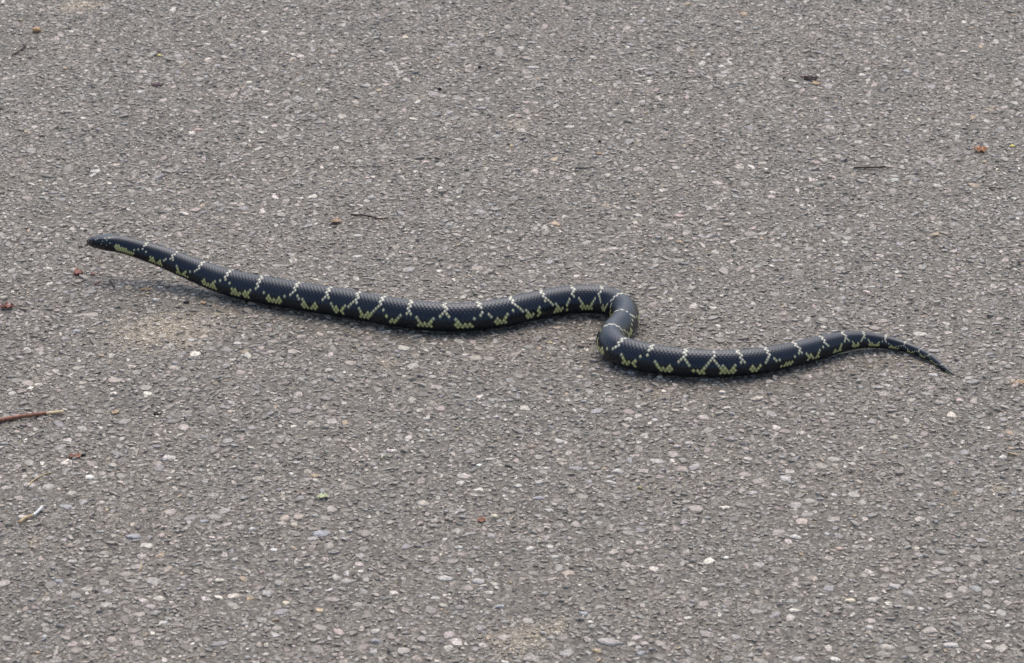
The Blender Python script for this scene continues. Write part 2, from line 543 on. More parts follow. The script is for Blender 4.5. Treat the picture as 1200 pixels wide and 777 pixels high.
# ------------------------------------------------------------------ the snake
# centre line read off the photograph: x, y, thickness in px, height of the underside above the road in m
AX = np.array([
    (104.0, 283.6, 6.5, .0360), (106.5, 283.6, 11, .0356), (110, 283.6, 14, .0350), (115, 283.6, 16.6, .0342), (122, 283.9, 18.6, .0331), (130, 284.8, 20.2, .0318), (143, 287, 21.0, .0295), (157, 290.5, 21.8, .0268),
    (174, 296, 23.5, .0228), (190.5, 301.3, 25.2, .0186), (207, 308, 26.8, .0142), (224, 315, 28, .0100), (240, 321.5, 29.5, .0062),
    (257, 328, 31, .0030), (274, 333, 32.3, .0010), (290, 336.8, 33.2, .0), (318, 341.8, 33.8, 0), (347, 347, 34, 0), (373, 351, 34.5, 0),
    (400, 355, 35, 0), (425, 359.5, 35, 0), (450, 364, 35.2, 0), (475, 368, 35, 0), (500, 370.8, 35, 0), (517, 372, 35, 0), (534, 372.4, 35, 0), (550, 371.8, 35, 0),
    (567, 370, 35, 0), (593, 366, 35, 0), (610, 362.3, 34.6, 0), (627, 358.6, 34.4, 0), (644, 355, 34.2, 0), (660, 352.4, 34.2, 0),
    (673, 351.2, 34.2, 0), (687, 350.8, 34.2, 0), (703, 351.4, 34, 0), (718, 354.4, 33.5, 0), (728.5, 360, 33, 0), (732.5, 367.5, 32.5, 0), (731, 375.5, 32.5, 0),
    (725.5, 383, 33, 0), (719, 390, 34, 0), (716, 397.5, 34.6, 0), (719, 405.5, 35, 0), (730, 412.2, 35.4, 0), (747, 417.3, 35.6, 0), (763, 420.7, 35.4, 0), (780, 423, 35.2, 0),
    (797, 425, 34.5, 0), (814, 426.2, 34, 0), (830, 426.6, 33.6, 0), (847, 426.6, 33, 0), (867, 425.6, 32.2, 0), (884, 424, 31.8, 0), (900, 421.7, 31, 0),
    (917, 418.2, 30.2, 0), (934, 414.3, 29.4, 0), (951, 409.8, 28.6, 0), (967, 405.6, 27.4, .0003), (979, 402.4, 25.4, .0010), (994, 399.4, 23, .0018),
    (1010, 398.3, 20.4, .0018), (1022, 398.9, 18.6, .0014), (1035, 400.6, 16.8, .0008), (1048, 403, 14.9, .0003), (1060, 406.2, 13, 0),
    (1077, 412.2, 10.8, 0), (1087, 417, 9.6, 0), (1096, 422.6, 8.2, 0), (1106, 431, 5.8, 0), (1118, 439.6, 1.6, 0)])
BANDS = [(133, 284), (172, 294), (206, 307), (236, 320), (270, 332), (308.5, 340), (350.5, 347.5), (388, 353), (422, 359), (450, 364), (483, 369),
         (523, 372), (563, 370.5), (597.5, 365), (633.5, 357), (670, 351.3), (706, 352), (725, 359.5), (729, 378), (716.5, 396), (731, 413), (763, 420.7),
         (802, 425.5), (835.5, 426.6), (865, 425.7), (896, 422.4), (930, 415.3), (960, 407.4), (987, 400.6), (1010, 398.3), (1037, 400.9),
         (1061, 406.5), (1079, 413), (1090, 418.8), (1104, 429.5)]
GROUND = 0.0007


def spline(t, y, ts):
    """natural cubic spline, columns of y"""
    n = len(t); h = np.diff(t)
    A = np.zeros((n, n)); B = np.zeros((n, y.shape[1]))
    A[0, 0] = A[-1, -1] = 1
    for i in range(1, n - 1):
        A[i, i - 1] = h[i - 1]; A[i, i] = 2 * (h[i - 1] + h[i]); A[i, i + 1] = h[i]
        B[i] = 6 * ((y[i + 1] - y[i]) / h[i] - (y[i] - y[i - 1]) / h[i - 1])
    M = np.linalg.solve(A, B)
    i = np.clip(np.searchsorted(t, ts) - 1, 0, n - 2)
    d = ts - t[i]; e = t[i + 1] - ts; hh = h[i][:, None]
    d = d[:, None]; e = e[:, None]
    return (M[i] * e ** 3 + M[i + 1] * d ** 3) / (6 * hh) + (y[i] / hh - M[i] * hh / 6) * e + (y[i + 1] / hh - M[i + 1] * hh / 6) * d


rad = AX[:, 2] / 2 * 0.98
pts = []
for (px, py, d, lift) in AX:
    r = d / 2 * 1.0 * SLANT / FPX
    for _ in range(3):
        p = at(px, py, GROUND + lift + r * 0.96)
        r = d / 2 * np.linalg.norm(p - CAM) / FPX
    pts.append((*p, r, lift, px, py))
pts = np.array(pts)
t = np.concatenate([[0], np.cumsum(np.linalg.norm(np.diff(pts[:, :3], axis=0), axis=1))])
tt = np.linspace(0, t[-1], 6000)
P = spline(t, pts[:, [0, 1, 2]], tt)
rr_ = np.interp(tt, t, pts[:, 3]); lf_ = np.interp(tt, t, pts[:, 4]); qx = np.interp(tt, t, pts[:, 5]); qy = np.interp(tt, t, pts[:, 6])


def gsm(a, sig):
    k = np.exp(-0.5 * (np.arange(-4 * sig, 4 * sig + 1) / sig) ** 2); k /= k.sum()
    pad = len(k) // 2
    lo = 2 * a[0] - a[1:pad + 1][::-1]; hi = 2 * a[-1] - a[-pad - 1:-1][::-1]
    return np.convolve(np.concatenate([lo, a, hi]), k, 'valid')


for c_ in range(3):
    P[:, c_] = gsm(P[:, c_], 30)
rr_ = np.where(tt > 0.012, gsm(rr_, 26), rr_)
S_ = np.concatenate([[0], np.cumsum(np.linalg.norm(np.diff(P, axis=0), axis=1))])
LEN = S_[-1]
s_grid = np.concatenate([np.linspace(0, 1, 14)[:-1] ** 2 * 0.004, np.linspace(0.004, 0.04, 100)[:-1], np.linspace(0.04, LEN, 1720)])
NA = 132
pos = np.stack([np.interp(s_grid, S_, P[:, i]) for i in range(3)], -1)
rad = np.interp(s_grid, S_, rr_)
T = np.gradient(pos, s_grid, axis=0); T /= np.linalg.norm(T, axis=1)[:, None]
Z = np.array([0, 0, 1.0])
side = np.cross(T, Z); side /= np.linalg.norm(side, axis=1)[:, None]     # snake's right; head points to -x
up = np.cross(side, T)
rmax = rad.max()
# th = 0 on the back, positive towards the viewer's flank
th = (np.arange(NA) / NA * 2 - 1) * math.pi
SG, TH = np.meshgrid(s_grid, th, indexing='ij')
RD = rad[:, None] * np.ones_like(TH)
# scale lattice: rows of diamonds that overlap towards the tail
scale_len = 0.0043 * np.clip(rad / rmax, 0.18, 1) ** 0.85
xs_ = np.concatenate([[0], np.cumsum(np.diff(s_grid) / ((scale_len[1:] + scale_len[:-1]) / 2))])
X = xs_[:, None] * 2 * np.ones_like(TH)          # half scale lengths
DTH = R(10.6)
Y = TH / DTH
a_ = (X + Y) / 2; b_ = (X - Y) / 2
ra, rb = np.round(a_), np.round(b_)
da, db = a_ - ra, b_ - rb
mloc = np.maximum(np.abs(da), np.abs(db)) * 2
lx = (da + db)
XC, YC = ra + rb, ra - rb                         # centre of the scale
SC = np.interp(XC / 2, xs_, s_grid); TC = YC * DTH
belly = sstep(R(119), R(125), np.abs(TH))
head = 1 - sstep(0.024, 0.036, SG)
amp = 0.00055 * np.clip(RD / rmax, 0.15, 1) * (1 - head) * (1 - belly)
disp = amp * ((1 - mloc ** 2.2) * (0.75 + 0.30 * lx) - 0.55)
# belly plates
fb = (X / 2) % 1.0
disp += belly * 0.00018 * (fb - 0.5) * (1 - head)
# head plates and mouth line
groove = np.zeros_like(TH)
for gs in (0.0065, 0.0105, 0.0175, 0.0255):
    groove = np.maximum(groove, np.exp(-((SG - gs - 0.002 * np.cos(TH * 3)) / 0.0004) ** 2) * (np.abs(TH) < R(78)))
for gt in (0.0, 32.0, 62.0):
    on = (SG > 0.0105) if gt == 0 else (SG > 0.004)
    groove = np.maximum(groove, np.exp(-((np.abs(TH) - R(gt)) / R(3)) ** 2) * on * (SG < 0.027))
disp -= groove * 0.00012 * head
mouth = np.exp(-((np.abs(TH) - R(104) + 9.0 * (SG - 0.012)) / R(4.5)) ** 2) * (SG < 0.024)
disp -= mouth * 0.00040
lab = np.exp(-(((SG / 0.0032) % 1.0 - 0.5) / 0.12) ** 2) * ((np.abs(TH) > R(80)) & (np.abs(TH) < R(122))) * (SG < 0.026)
disp -= lab * 0.00010
# cross-section: loaf-shaped body, flatter head
BEND_S = S_[np.argmin((qx - 729) ** 2 + (qy - 376) ** 2)]
wid = 1.0 + 0.10 * np.exp(-((SG - 0.021) / 0.010) ** 2) + 0.015 * (1 - head)
hei = 1.0 - 0.03 * np.exp(-((SG - 0.016) / 0.012) ** 2)
cs, sn = np.cos(TH), np.sin(TH)
under = np.where(cs < 0, 1 - 0.10 * (1 - head) * (-cs) ** 1.5, 1.0)
keel = (0.035 * np.exp(-(TH / R(13)) ** 2) - 0.02 * np.exp(-((np.abs(TH) - R(48)) / R(18)) ** 2)) * (1 - head)
brow = keel + 0.06 * np.exp(-((SG - 0.010) / 0.005) ** 2) * np.exp(-((np.abs(TH) - R(58)) / R(16)) ** 2)
bend = np.exp(-((SG - BEND_S) / 0.06) ** 2)
loaf = (0.07 + 0.10 * bend) * (1 - head)
wid = wid * (1 - loaf * 0.9 * np.maximum(cs, 0) * np.abs(sn) + loaf * np.maximum(-cs, 0) * np.abs(sn) * 1.6)
hx = sn * wid * (RD * (1 + brow) + disp)
sq = 1 + 0.10 * head * (np.abs(np.sin(2 * TH)) ** 2) * (cs > -0.2)
hx = hx * sq
hz = cs * sq * hei * under * (RD * (1 + brow) + disp)
V = pos[:, None, :] + side[:, None, :] * hx[..., None] + up[:, None, :] * hz[..., None]
# pattern, one colour per scale
bs = []
for (px, py) in BANDS:
    bs.append(S_[np.argmin((qx - px) ** 2 + (2.2 * (qy - py)) ** 2)])
bs = np.array(bs)
bs = np.concatenate([[bs[0] - 0.02], bs, [LEN + 0.02]])
SCC = np.clip(SC, 0, LEN)
U = np.interp(SCC, bs, np.arange(len(bs)))
loc = np.interp(np.clip(np.floor(U), 0, len(bs) - 2), np.arange(len(bs) - 1), np.diff(bs))
rnd = hash2(XC, YC, 5); rnd2 = hash2(XC, YC, 6)
kidx = np.round(U)
k2 = np.floor(U)
bw = hash2(kidx, kidx * 0 + np.sign(TC), 12)
jit = (hash2(kidx, np.round(YC / 2), 8) - 0.5) * 0.7
fr = np.abs(U - kidx) * loc                                   # metres from the nearest band
sl = np.interp(SCC, s_grid, scale_len)
deg = np.degrees(np.abs(TC))
fork = 52 + 12 * (hash2(kidx, kidx * 0, 14) - 0.5)
band = (deg < fork + 3) & (np.abs(U - kidx + (hash2(kidx, np.floor(YC / 3), 91) - 0.5) * 0.7 * sl / loc) * loc < (0.42 + 0.12 * rnd) * sl) & (rnd2 > 0.02)
arm_off = np.clip((deg - fork) / (84 - fork), 0, 1) * 0.34
arm = (deg >= fork - 2) & (deg < 90) & (np.abs(np.abs(U - kidx) - arm_off) * loc < (0.40 + 0.22 * rnd) * sl) & (rnd2 > 0.12)
mid = np.abs(U - k2 - 0.5)
pw = 0.17 + 0.10 * hash2(k2, np.sign(TC) + 3, 15)
notch = (deg < 86) & (mid < 0.09 + 0.05 * rnd)
patch = (deg > 77) & (deg < 109) & (mid < pw + 0.03 * rnd) & ~notch & (rnd2 > 0.09)
body_zone = SC > 0.049
black = np.array((0.0050, 0.0054, 0.0070))
colr = np.tile(black, (*TH.shape, 1)) * (0.8 + 0.5 * rnd[..., None])
cream = np.array((0.66, 0.62, 0.46)); yell = np.array((0.50, 0.49, 0.20)); pale = np.array((0.56, 0.53, 0.30))
dot = sstep(0.95, 0.50, mloc)


def paint(mask, col, soft):
    global colr
    f = (mask * soft)[..., None]
    colr = colr * (1 - f) + col * f


tw = sstep(50, 90, deg)[..., None]
paint(arm & body_zone & ~band, pale, dot * 0.80)
paint(patch & body_zone, yell, (0.30 + 0.70 * dot) * (0.85 + 0.15 * rnd))
paint(band & body_zone, cream, dot * (0.75 + 0.25 * rnd))
# belly: black and dull yellow plates
bi = np.floor(X / 2)
paint((np.abs(TH) > R(142)) & (hash2(bi, np.floor(np.abs(TH) / R(30)), 31) > 0.66) & body_zone, np.array((0.30, 0.29, 0.14)), 0.8)
# pale flecks of the head, pale bars on the lips, first pale patch behind the jaw
spot = np.exp(-((((SG / 0.0032) % 1.0) - 0.5 - 0.25) / 0.16) ** 2) * ((np.abs(TH) > R(93)) & (np.abs(TH) < R(120))) * (SG < 0.026) * (SG > 0.003)
paint(spot > 0.5, np.array((0.26, 0.26, 0.15)), 0.6 * hash2(np.floor(SG / 0.0032), np.sign(TH), 77) ** 1.5 * (0.5 + 0.5 * np.sin(TH * 40 + SG * 3000)))
for (hs, ht, hr) in ((0.0055, 60, .0007), (0.0135, 48, .0009), (0.0150, 40, .0008), (0.0225, 36, .0012), (0.0245, 50, .0010), (0.0205, 58, .0008),
                     (0.0265, 28, .0010), (0.0285, 66, .0010), (0.0190, 78, .0009), (0.0245, 82, .0008)):
    for sg in (-1, 1):
        d = np.hypot(SG - hs, (TH - sg * R(ht)) * RD)
        paint(d < hr, np.array((0.42, 0.42, 0.27)), sstep(hr, hr * 0.4, d) * 0.8)
sp0 = (SC > 0.033) & (SC < 0.049) & (deg > 72 + (SC - 0.033) * 500 + 10 * (rnd - 0.5)) & (deg < 116) & (rnd2 > 0.12)
paint(sp0, yell, 0.30 + 0.70 * dot)

nr, na = TH.shape
vid = np.arange(nr * na).reshape(nr, na)
v2 = np.roll(vid, -1, axis=1)
q = np.stack([vid[:-1], vid[1:], v2[1:], v2[:-1]], -1).reshape(-1, 4)
flat = np.concatenate([q.ravel(), vid[0], vid[-1][::-1]])
sizes = np.concatenate([np.full(len(q), 4), [na, na]])
me = np_mesh('snake_body', V.reshape(-1, 3), flat, sizes, True)
add_color(me, 'Col', colr.reshape(-1, 3))

m = NT('snake_skin')
ca = m.n('ShaderNodeAttribute', attribute_name='Col').outputs['Color']
m.l(ca, m.bsdf.inputs['Base Color'])
tc = m.n('ShaderNodeTexCoord')
nz = m.n('ShaderNodeTexNoise', Scale=900.0, Detail=2.0); m.l(tc.outputs['Object'], nz.inputs['Vector'])
nz2 = m.n('ShaderNodeTexNoise', Scale=45.0, Detail=3.0); m.l(tc.outputs['Object'], nz2.inputs['Vector'])
rr = m.ramp(nz2.outputs['Fac'], [(0.3, (0.20,) * 3), (0.7, (0.30,) * 3)])
m.l(rr, m.bsdf.inputs['Roughness'])
m.bsdf.inputs['Specular IOR Level'].default_value = 0.45
m.bsdf.inputs['Specular Tint'].default_value = (0.76, 0.86, 1.0, 1)
m.bump(nz.outputs['Fac'], 0.15, 0.0002)
MAT_SKIN = m.mat

snake = bpy.data.objects.new('snake', None)
COL.objects.link(snake)
snake.empty_display_size = 0.02
tag(snake, 'black snake with thin pale chain bands and yellow flank patches crossing the asphalt, head raised', 'snake')
body = link('body', me, MAT_SKIN, snake)


def frame(s, theta):
    p = np.array([np.interp(s, s_grid, pos[:, i]) for i in range(3)])
    r = np.interp(s, s_grid, rad)
    i = int(np.searchsorted(s_grid, s))
    return p, r, side[i], up[i], T[i]


def sphere_mesh(name, rx, ry, rz, nu=16, nv=10):
    v, f, sz = [], [], []
    for j in range(nv + 1):
        b = math.pi * j / nv
        for i in range(nu):
            a = 2 * math.pi * i / nu
            v.append((rx * math.sin(b) * math.cos(a), ry * math.sin(b) * math.sin(a), rz * math.cos(b)))
    for j in range(nv):
        for i in range(nu):
            k = (i + 1) % nu
            f += [j * nu + i, (j + 1) * nu + i, (j + 1) * nu + k, j * nu + k]; sz.append(4)
    return np_mesh(name, np.array(v), f, sz, True)


def flat_mat(name, c1, c2, scale, rough, spec=0.4, bump=0.0):
    m = NT(name)
    tc = m.n('ShaderNodeTexCoord')
    n = m.n('ShaderNodeTexNoise', Scale=scale, Detail=4.0, Roughness=0.65)
    m.l(tc.outputs['Object'], n.inputs['Vector'])
    m.l(m.ramp(n.outputs['Fac'], [(0.32, c1), (0.68, c2)]), m.bsdf.inputs['Base Color'])
    m.bsdf.inputs['Roughness'].default_value = rough
    m.bsdf.inputs['Specular IOR Level'].default_value = spec
    if bump:
        m.bump(n.outputs['Fac'], 0.7, bump)
    return m.mat


MAT_EYE = flat_mat('snake_eye', (0.006, 0.005, 0.004), (0.030, 0.014, 0.008), 900, 0.10, 0.6)
MAT_TONGUE = flat_mat('snake_tongue', (0.010, 0.008, 0.009), (0.03, 0.02, 0.02), 600, 0.4)
ES = 0.0098
for sg in (1, -1):
    p, r, sd, u_, t_ = frame(ES, 0)
    a = R(72)
    e = link('eye', sphere_mesh('eye', 0.0017, 0.0017, 0.0017), MAT_EYE, snake)
    e.location = p + (sd * math.sin(a) * sg * 1.03 + u_ * math.cos(a)) * (r * 1.01 - 0.0007)


def tube_mesh(name, path, radii, nseg=10, wob=0.0, seed=1, flat=1.0):
    path = np.asarray(path, float); n = len(path)
    rg = np.random.default_rng(seed)
    Tn = np.gradient(path, axis=0); Tn /= np.linalg.norm(Tn, axis=1)[:, None]
    sd = np.cross(Tn, Z); ln = np.linalg.norm(sd, axis=1)
    sd[ln < 1e-6] = (1, 0, 0); sd /= np.linalg.norm(sd, axis=1)[:, None]
    uu = np.cross(sd, Tn)
    ang = np.arange(nseg) / nseg * 2 * math.pi
    k = np.asarray(radii)[:, None] * (1 + rg.uniform(-wob, wob, (n, nseg)))
    v = path[:, None] + sd[:, None] * (np.cos(ang) * k)[..., None] + uu[:, None] * (np.sin(ang) * k * flat)[..., None]
    vid = np.arange(n * nseg).reshape(n, nseg); w = np.roll(vid, -1, 1)
    q = np.stack([vid[:-1], w[:-1], w[1:], vid[1:]], -1).reshape(-1, 4)
    f = np.concatenate([q.ravel(), vid[0][::-1], vid[-1]])
    return np_mesh(name, v.reshape(-1, 3), f, np.concatenate([np.full(len(q), 4), [nseg, nseg]]), True)


# tongue: one stem that forks at its tip (two strands of one mesh)
p, r, sd, u_, t_ = frame(0.0004, 0)
root = p - u_ * 0.0012 + t_ * 0.002
mid_ = p - t_ * 0.0040 - u_ * 0.0030
def strand(sg):
    tip = mid_ - t_ * 0.0050 - u_ * 0.0022 + sd * 0.0013 * sg
    kk = np.linspace(0, 1, 8)[:, None]
    return np.concatenate([root + (mid_ - root) * kk + np.array([0, 0, 0.0003]) * np.sin(kk * 3.14), (mid_ + (tip - mid_) * kk)[1:]])
ms = [tube_mesh('tongue', strand(sg), np.concatenate([np.full(8, .00085), np.linspace(.0008, .00045, 7)]), 6, flat=.7) for sg in (1, -1)]
tv, tf, tsz = [], [], []
for mm in ms:
    co = np.zeros(len(mm.vertices) * 3, np.float32); mm.vertices.foreach_get('co', co)
    off = sum(len(x) for x in tv)
    tv.append(co.reshape(-1, 3))
    for pl in mm.polygons:
        tf += [i + off for i in pl.vertices]; tsz.append(len(pl.vertices))
    bpy.data.meshes.remove(mm)
link('tongue', np_mesh('tongue', np.concatenate(tv), tf, tsz, True), MAT_TONGUE, snake)

# ------------------------------------------------------------------ litter on the road
MAT_BARK = flat_mat('red_brown_bark', (0.11, 0.042, 0.022), (0.30, 0.13, 0.075), 260, 0.6, 0.4, 0.0004)
MAT_WOOD = flat_mat('stripped_wood', (0.50, 0.37, 0.19), (0.72, 0.58, 0.36), 300, 0.7, 0.3, 0.0003)
MAT_BONE = flat_mat('bleached_wood', (0.58, 0.56, 0.50), (0.75, 0.73, 0.68), 300, 0.7, 0.3, 0.0002)
MAT_TAN = flat_mat('dry_tan_stem', (0.34, 0.23, 0.11), (0.55, 0.42, 0.24), 300, 0.7, 0.3, 0.0002)
MAT_STRAW = flat_mat('pale_straw', (0.40, 0.34, 0.22), (0.60, 0.54, 0.40), 300, 0.7, 0.3, 0.0002)
MAT_DARK = flat_mat('dark_twig_bark', (0.028, 0.018, 0.014), (0.085, 0.055, 0.045), 300, 0.75, 0.3, 0.0003)
MAT_RUST = flat_mat('rust_leaf', (0.07, 0.026, 0.014), (0.27, 0.12, 0.06), 320, 0.6, 0.4, 0.0003)
MAT_RED = flat_mat('red_bud_scale', (0.11, 0.028, 0.018), (0.30, 0.12, 0.075), 220, 0.5, 0.4, 0.0003)
MAT_PURPLE = flat_mat('dark_purple_leaf', (0.022, 0.008, 0.014), (0.06, 0.02, 0.03), 220, 0.5, 0.4, 0.0003)
MAT_BLACKBIT = flat_mat('black_crumb', (0.006, 0.006, 0.006), (0.025, 0.022, 0.02), 300, 0.7, 0.3, 0.0003)
MAT_PALEGREEN = flat_mat('pale_green_leaf', (0.40, 0.42, 0.22), (0.62, 0.62, 0.42), 220, 0.6, 0.3, 0.0002)
MAT_YELLOW = flat_mat('yellow_petal', (0.50, 0.42, 0.09), (0.66, 0.60, 0.20), 260, 0.6, 0.3, 0.0002)
MAT_TANLEAF = flat_mat('tan_leaf', (0.24, 0.15, 0.085), (0.46, 0.35, 0.23), 220, 0.65, 0.3, 0.0003)
MAT_SEED = flat_mat('tan_seed', (0.28, 0.15, 0.06), (0.52, 0.36, 0.19), 260, 0.6, 0.3, 0.0003)
TOPZ = 0.0009


def px_path(points, n=18, wob=0.0, seed=3):
    """smooth path on the road through photo pixels (x, y, height)"""
    c = np.array([at(a, b, z) for a, b, z in points])
    tt = np.concatenate([[0], np.cumsum(np.linalg.norm(np.diff(c, axis=0), axis=1))])
    ts = np.linspace(0, tt[-1], n)
    out = spline(tt, c, ts) if len(c) > 2 else np.stack([np.interp(ts, tt, c[:, i]) for i in range(3)], -1)
    rg = np.random.default_rng(seed)
    out[1:-1] += rg.uniform(-wob, wob, (n - 2, 3)) * np.array([1, 1, 0.3])
    return out


def stick(name, label, cat, points, d0, d1, mat, group=None, wob=0.0003, seed=3, n=18):
    px, py = points[0][0], points[0][1]
    s = px_size(px, py)
    r = np.linspace(d0, d1, n) * s / 2
    pts = [(a, b, TOPZ + z + (d0 + d1) / 4 * s) for a, b, z in points]
    path = px_path(pts, n, wob, seed)
    base = path.mean(0) * np.array([1, 1, 0])
    o = link(name, tube_mesh(name, path - base, r, 8, 0.12, seed), mat)
    o.location = base
    return tag(o, label, cat, group)


def scrap(name, label, cat, px, py, wpx, dpx, turn, curl, mat, group=None, lift=0.0, fold=0.0, seed=1, thick=0.0004):
    """curled fragment with thickness: wpx long, dpx across (photo pixels, before foreshortening)"""
    s = px_size(px, py); rg = np.random.default_rng(seed)
    nu, nv = 11, 7
    u = np.linspace(-1, 1, nu); v = np.linspace(-1, 1, nv)
    Ug, Vg = np.meshgrid(u, v, indexing='ij')
    out = np.sqrt(np.clip(1 - np.abs(u) ** 2.4, 0.03, 1)) * rg.uniform(0.5, 1.15, nu)
    out2 = np.sqrt(np.clip(1 - np.abs(u) ** 2.4, 0.03, 1)) * rg.uniform(0.5, 1.15, nu)
    wv = np.where(Vg > 0, out[:, None], out2[:, None])
    x = Ug * wpx * s / 2; y = Vg * wv * dpx * s / 2
    z = curl * wpx * s * (0.45 * Ug ** 2 * 0.5 + 0.5 * (Vg * wv) ** 2) + fold * np.abs(Vg * wv) * dpx * s * 0.5
    z = z + rg.uniform(-1, 1, z.shape) * 0.055 * wpx * s
    z = z - z.min()
    top = np.stack([x, y, z + thick], -1).reshape(-1, 3); bot = np.stack([x, y, z], -1).reshape(-1, 3)
    vid = np.arange(nu * nv).reshape(nu, nv); N = nu * nv
    q = np.stack([vid[:-1, :-1], vid[1:, :-1], vid[1:, 1:], vid[:-1, 1:]], -1).reshape(-1, 4)
    f = [q, q[:, ::-1] + N]
    rim = np.concatenate([vid[:, 0], vid[-1, 1:], vid[-2::-1, -1], vid[0, -2:0:-1]])
    nxt = np.roll(rim, -1)
    f.append(np.stack([rim, rim + N, nxt + N, nxt], -1))
    f = np.concatenate(f)
    me = np_mesh(name, np.concatenate([top, bot]), f.ravel(), np.full(len(f), 4), False)
    o = link(name, me, mat)
    p = at(px, py)
    o.location = (p[0], p[1], 0.0003 + lift)
    o.rotation_euler = (0, 0, R(turn))
    return tag(o, label, cat, group)


def crumb(name, label, cat, px, py, wpx, hk, mat, group=None, seed=1, slim=0.8, turn=0.0):
    """small lumpy grain"""
    s = px_size(px, py); r = wpx * s / 2
    me = sphere_mesh(name, r, r * slim, r * hk, 10, 6)
    co = np.zeros(len(me.vertices) * 3, np.float32); me.vertices.foreach_get('co', co)
    co = co.reshape(-1, 3)
    d = co / r
    k = 1 + 0.22 * np.sin(d[:, 0] * 3.1 + seed) * np.cos(d[:, 1] * 2.7 + seed * 2) + 0.12 * np.sin(d[:, 2] * 5 + seed * 3 + d[:, 0] * 4)
    me.vertices.foreach_set('co', (co * k[:, None]).astype(np.float32).ravel())
    me.update()
    o = link(name, me, mat)
    p = at(px, py)
    o.location = (p[0], p[1], 0.0004 + r * hk * 0.7)
    o.rotation_euler = (0, 0, R(turn))
    return tag(o, label, cat, group)


# red-brown twig with a stripped pale end
tw_ = bpy.data.objects.new('twig', None); COL.objects.link(tw_)
base = at(28, 489); tw_.location = base; tw_.empty_display_size = 0.01
tag(tw_, 'reddish brown twig with a stripped pale tip lying on the asphalt', 'twig')
s = px_size(30, 488)
zz = TOPZ + 2.6 * s
p1 = px_path([(-46, 500, zz), (-10, 494.5, zz), (20, 488.8, zz), (54, 484.3, zz)], 22, 0.0002, 4)
link('bark', tube_mesh('bark', p1 - base, np.linspace(7.0, 4.4, 22) * s / 2, 10, 0.08, 4), MAT_BARK, tw_)
p2 = px_path([(52.5, 484.5, zz), (62, 483.6, zz), (74.5, 482.2, zz)], 10, 0.0002, 5)
link('stripped_tip', tube_mesh('stripped_tip', p2 - base, np.array([3.8, 4.0, 4.0, 3.9, 4.2, 4.0, 3.8, 4.0, 4.2, 3.0]) * s / 2, 8, 0.14, 5), MAT_WOOD, tw_)
p3 = px_path([(60, 485.6, zz - .0008), (70, 486, zz - .0010), (76, 485.5, zz - .0012)], 8, 0.0002, 6)
link('splinter', tube_mesh('splinter', p3 - base, np.linspace(1.3, 0.7, 8) * s / 2, 6, 0.1, 6), MAT_DARK, tw_)
# bleached bent stick
bs_ = bpy.data.objects.new('bent_stick', None); COL.objects.link(bs_)
base = at(38, 604); bs_.location = base; bs_.empty_display_size = 0.01
tag(bs_, 'short bent stick, tan at one half and bleached white at the other', 'stick')
s = px_size(38, 604); zz = TOPZ + 1.7 * s
p1 = px_path([(22.5, 612, zz), (31, 606.5, zz), (40, 603.2, zz)], 10, 0.0001, 7)
link('tan_half', tube_mesh('tan_half', p1 - base, np.array([4.4, 3.6, 2.9, 2.9, 3, 3, 3, 3.1, 3.1, 3.1]) * s / 2, 8, 0.1, 7), MAT_TAN, bs_)
p2 = px_path([(39, 603.8, zz), (44, 599.5, zz + .0006), (49.3, 593.8, zz + .0012)], 10, 0.0001, 8)
link('white_half', tube_mesh('white_half', p2 - base, np.full(10, 3.5) * s / 2, 8, 0.06, 8), MAT_BONE, bs_)

stick('straw', 'thin curved tan straw near the bent stick', 'straw', [(33, 569.5, 0), (40, 562, 0), (47, 557.8, 0), (60, 553.5, 0)], 1.7, 1.2, MAT_TAN)
stick('twig', 'thin dark brown twig with a kinked end lying beyond the snake', 'twig', [(411, 251.3, .0002), (424, 252.2, .0006), (438, 254.5, .0006), (446, 256.4, .0004), (455, 255, 0)], 2.0, 1.7, MAT_DARK, seed=9)
stick('twig', 'thin straight dark grey twig lying level on open asphalt', 'twig', [(1000.5, 196.3, 0), (1018, 196.2, 0), (1037.5, 195.2, 0)], 2.2, 2.0, MAT_DARK, seed=10)
stick('twig', 'small dark twig slanting beside the round tan seed', 'twig', [(14, 64.5, 0), (22, 60, 0), (29.5, 54, 0)], 1.6, 2.2, MAT_DARK, seed=11)
stick('twig', 'small dark hooked twig below the orange leaf scrap', 'twig', [(1166, 222.8, 0), (1161, 221.5, 0), (1159.5, 219.8, 0), (1166, 220.2, 0), (1179, 221, 0)], 1.6, 1.0, MAT_DARK, seed=12)
stick('twig', 'tiny dark twig at the tip of the neck shadow', 'twig', [(129, 327.5, 0), (131.5, 332, 0), (134, 336.5, 0)], 1.5, 2.0, MAT_DARK, seed=13, n=10)
stick('twig', 'tiny reddish brown stalk lying under the raised head', 'twig', [(111, 333.5, 0), (114, 331.5, 0), (118, 329.5, 0)], 2.2, 1.6, MAT_RED, seed=14, n=10)
stick('dry_stem', 'thin pale dry stem lying against the underside of the tail', 'stem', [(981, 414.6, .0006), (992, 412.8, .0010), (1001, 410.4, .0010), (1013, 409.2, .0008)], 1.5, 1.2, MAT_STRAW, seed=15)
stick('straw', 'tiny upright curved tan fibre on the grey road', 'straw', [(164, 668, 0), (165.5, 664, 0), (166, 660.5, 0)], 1.2, 0.9, MAT_TAN, seed=16, n=10)
stick('straw', 'tiny pale green fibre bent in a hook on the asphalt', 'straw', [(447, 537, 0), (449.5, 533.8, 0), (454, 533.5, 0)], 1.5, 1.2, MAT_PALEGREEN, seed=17, n=10)

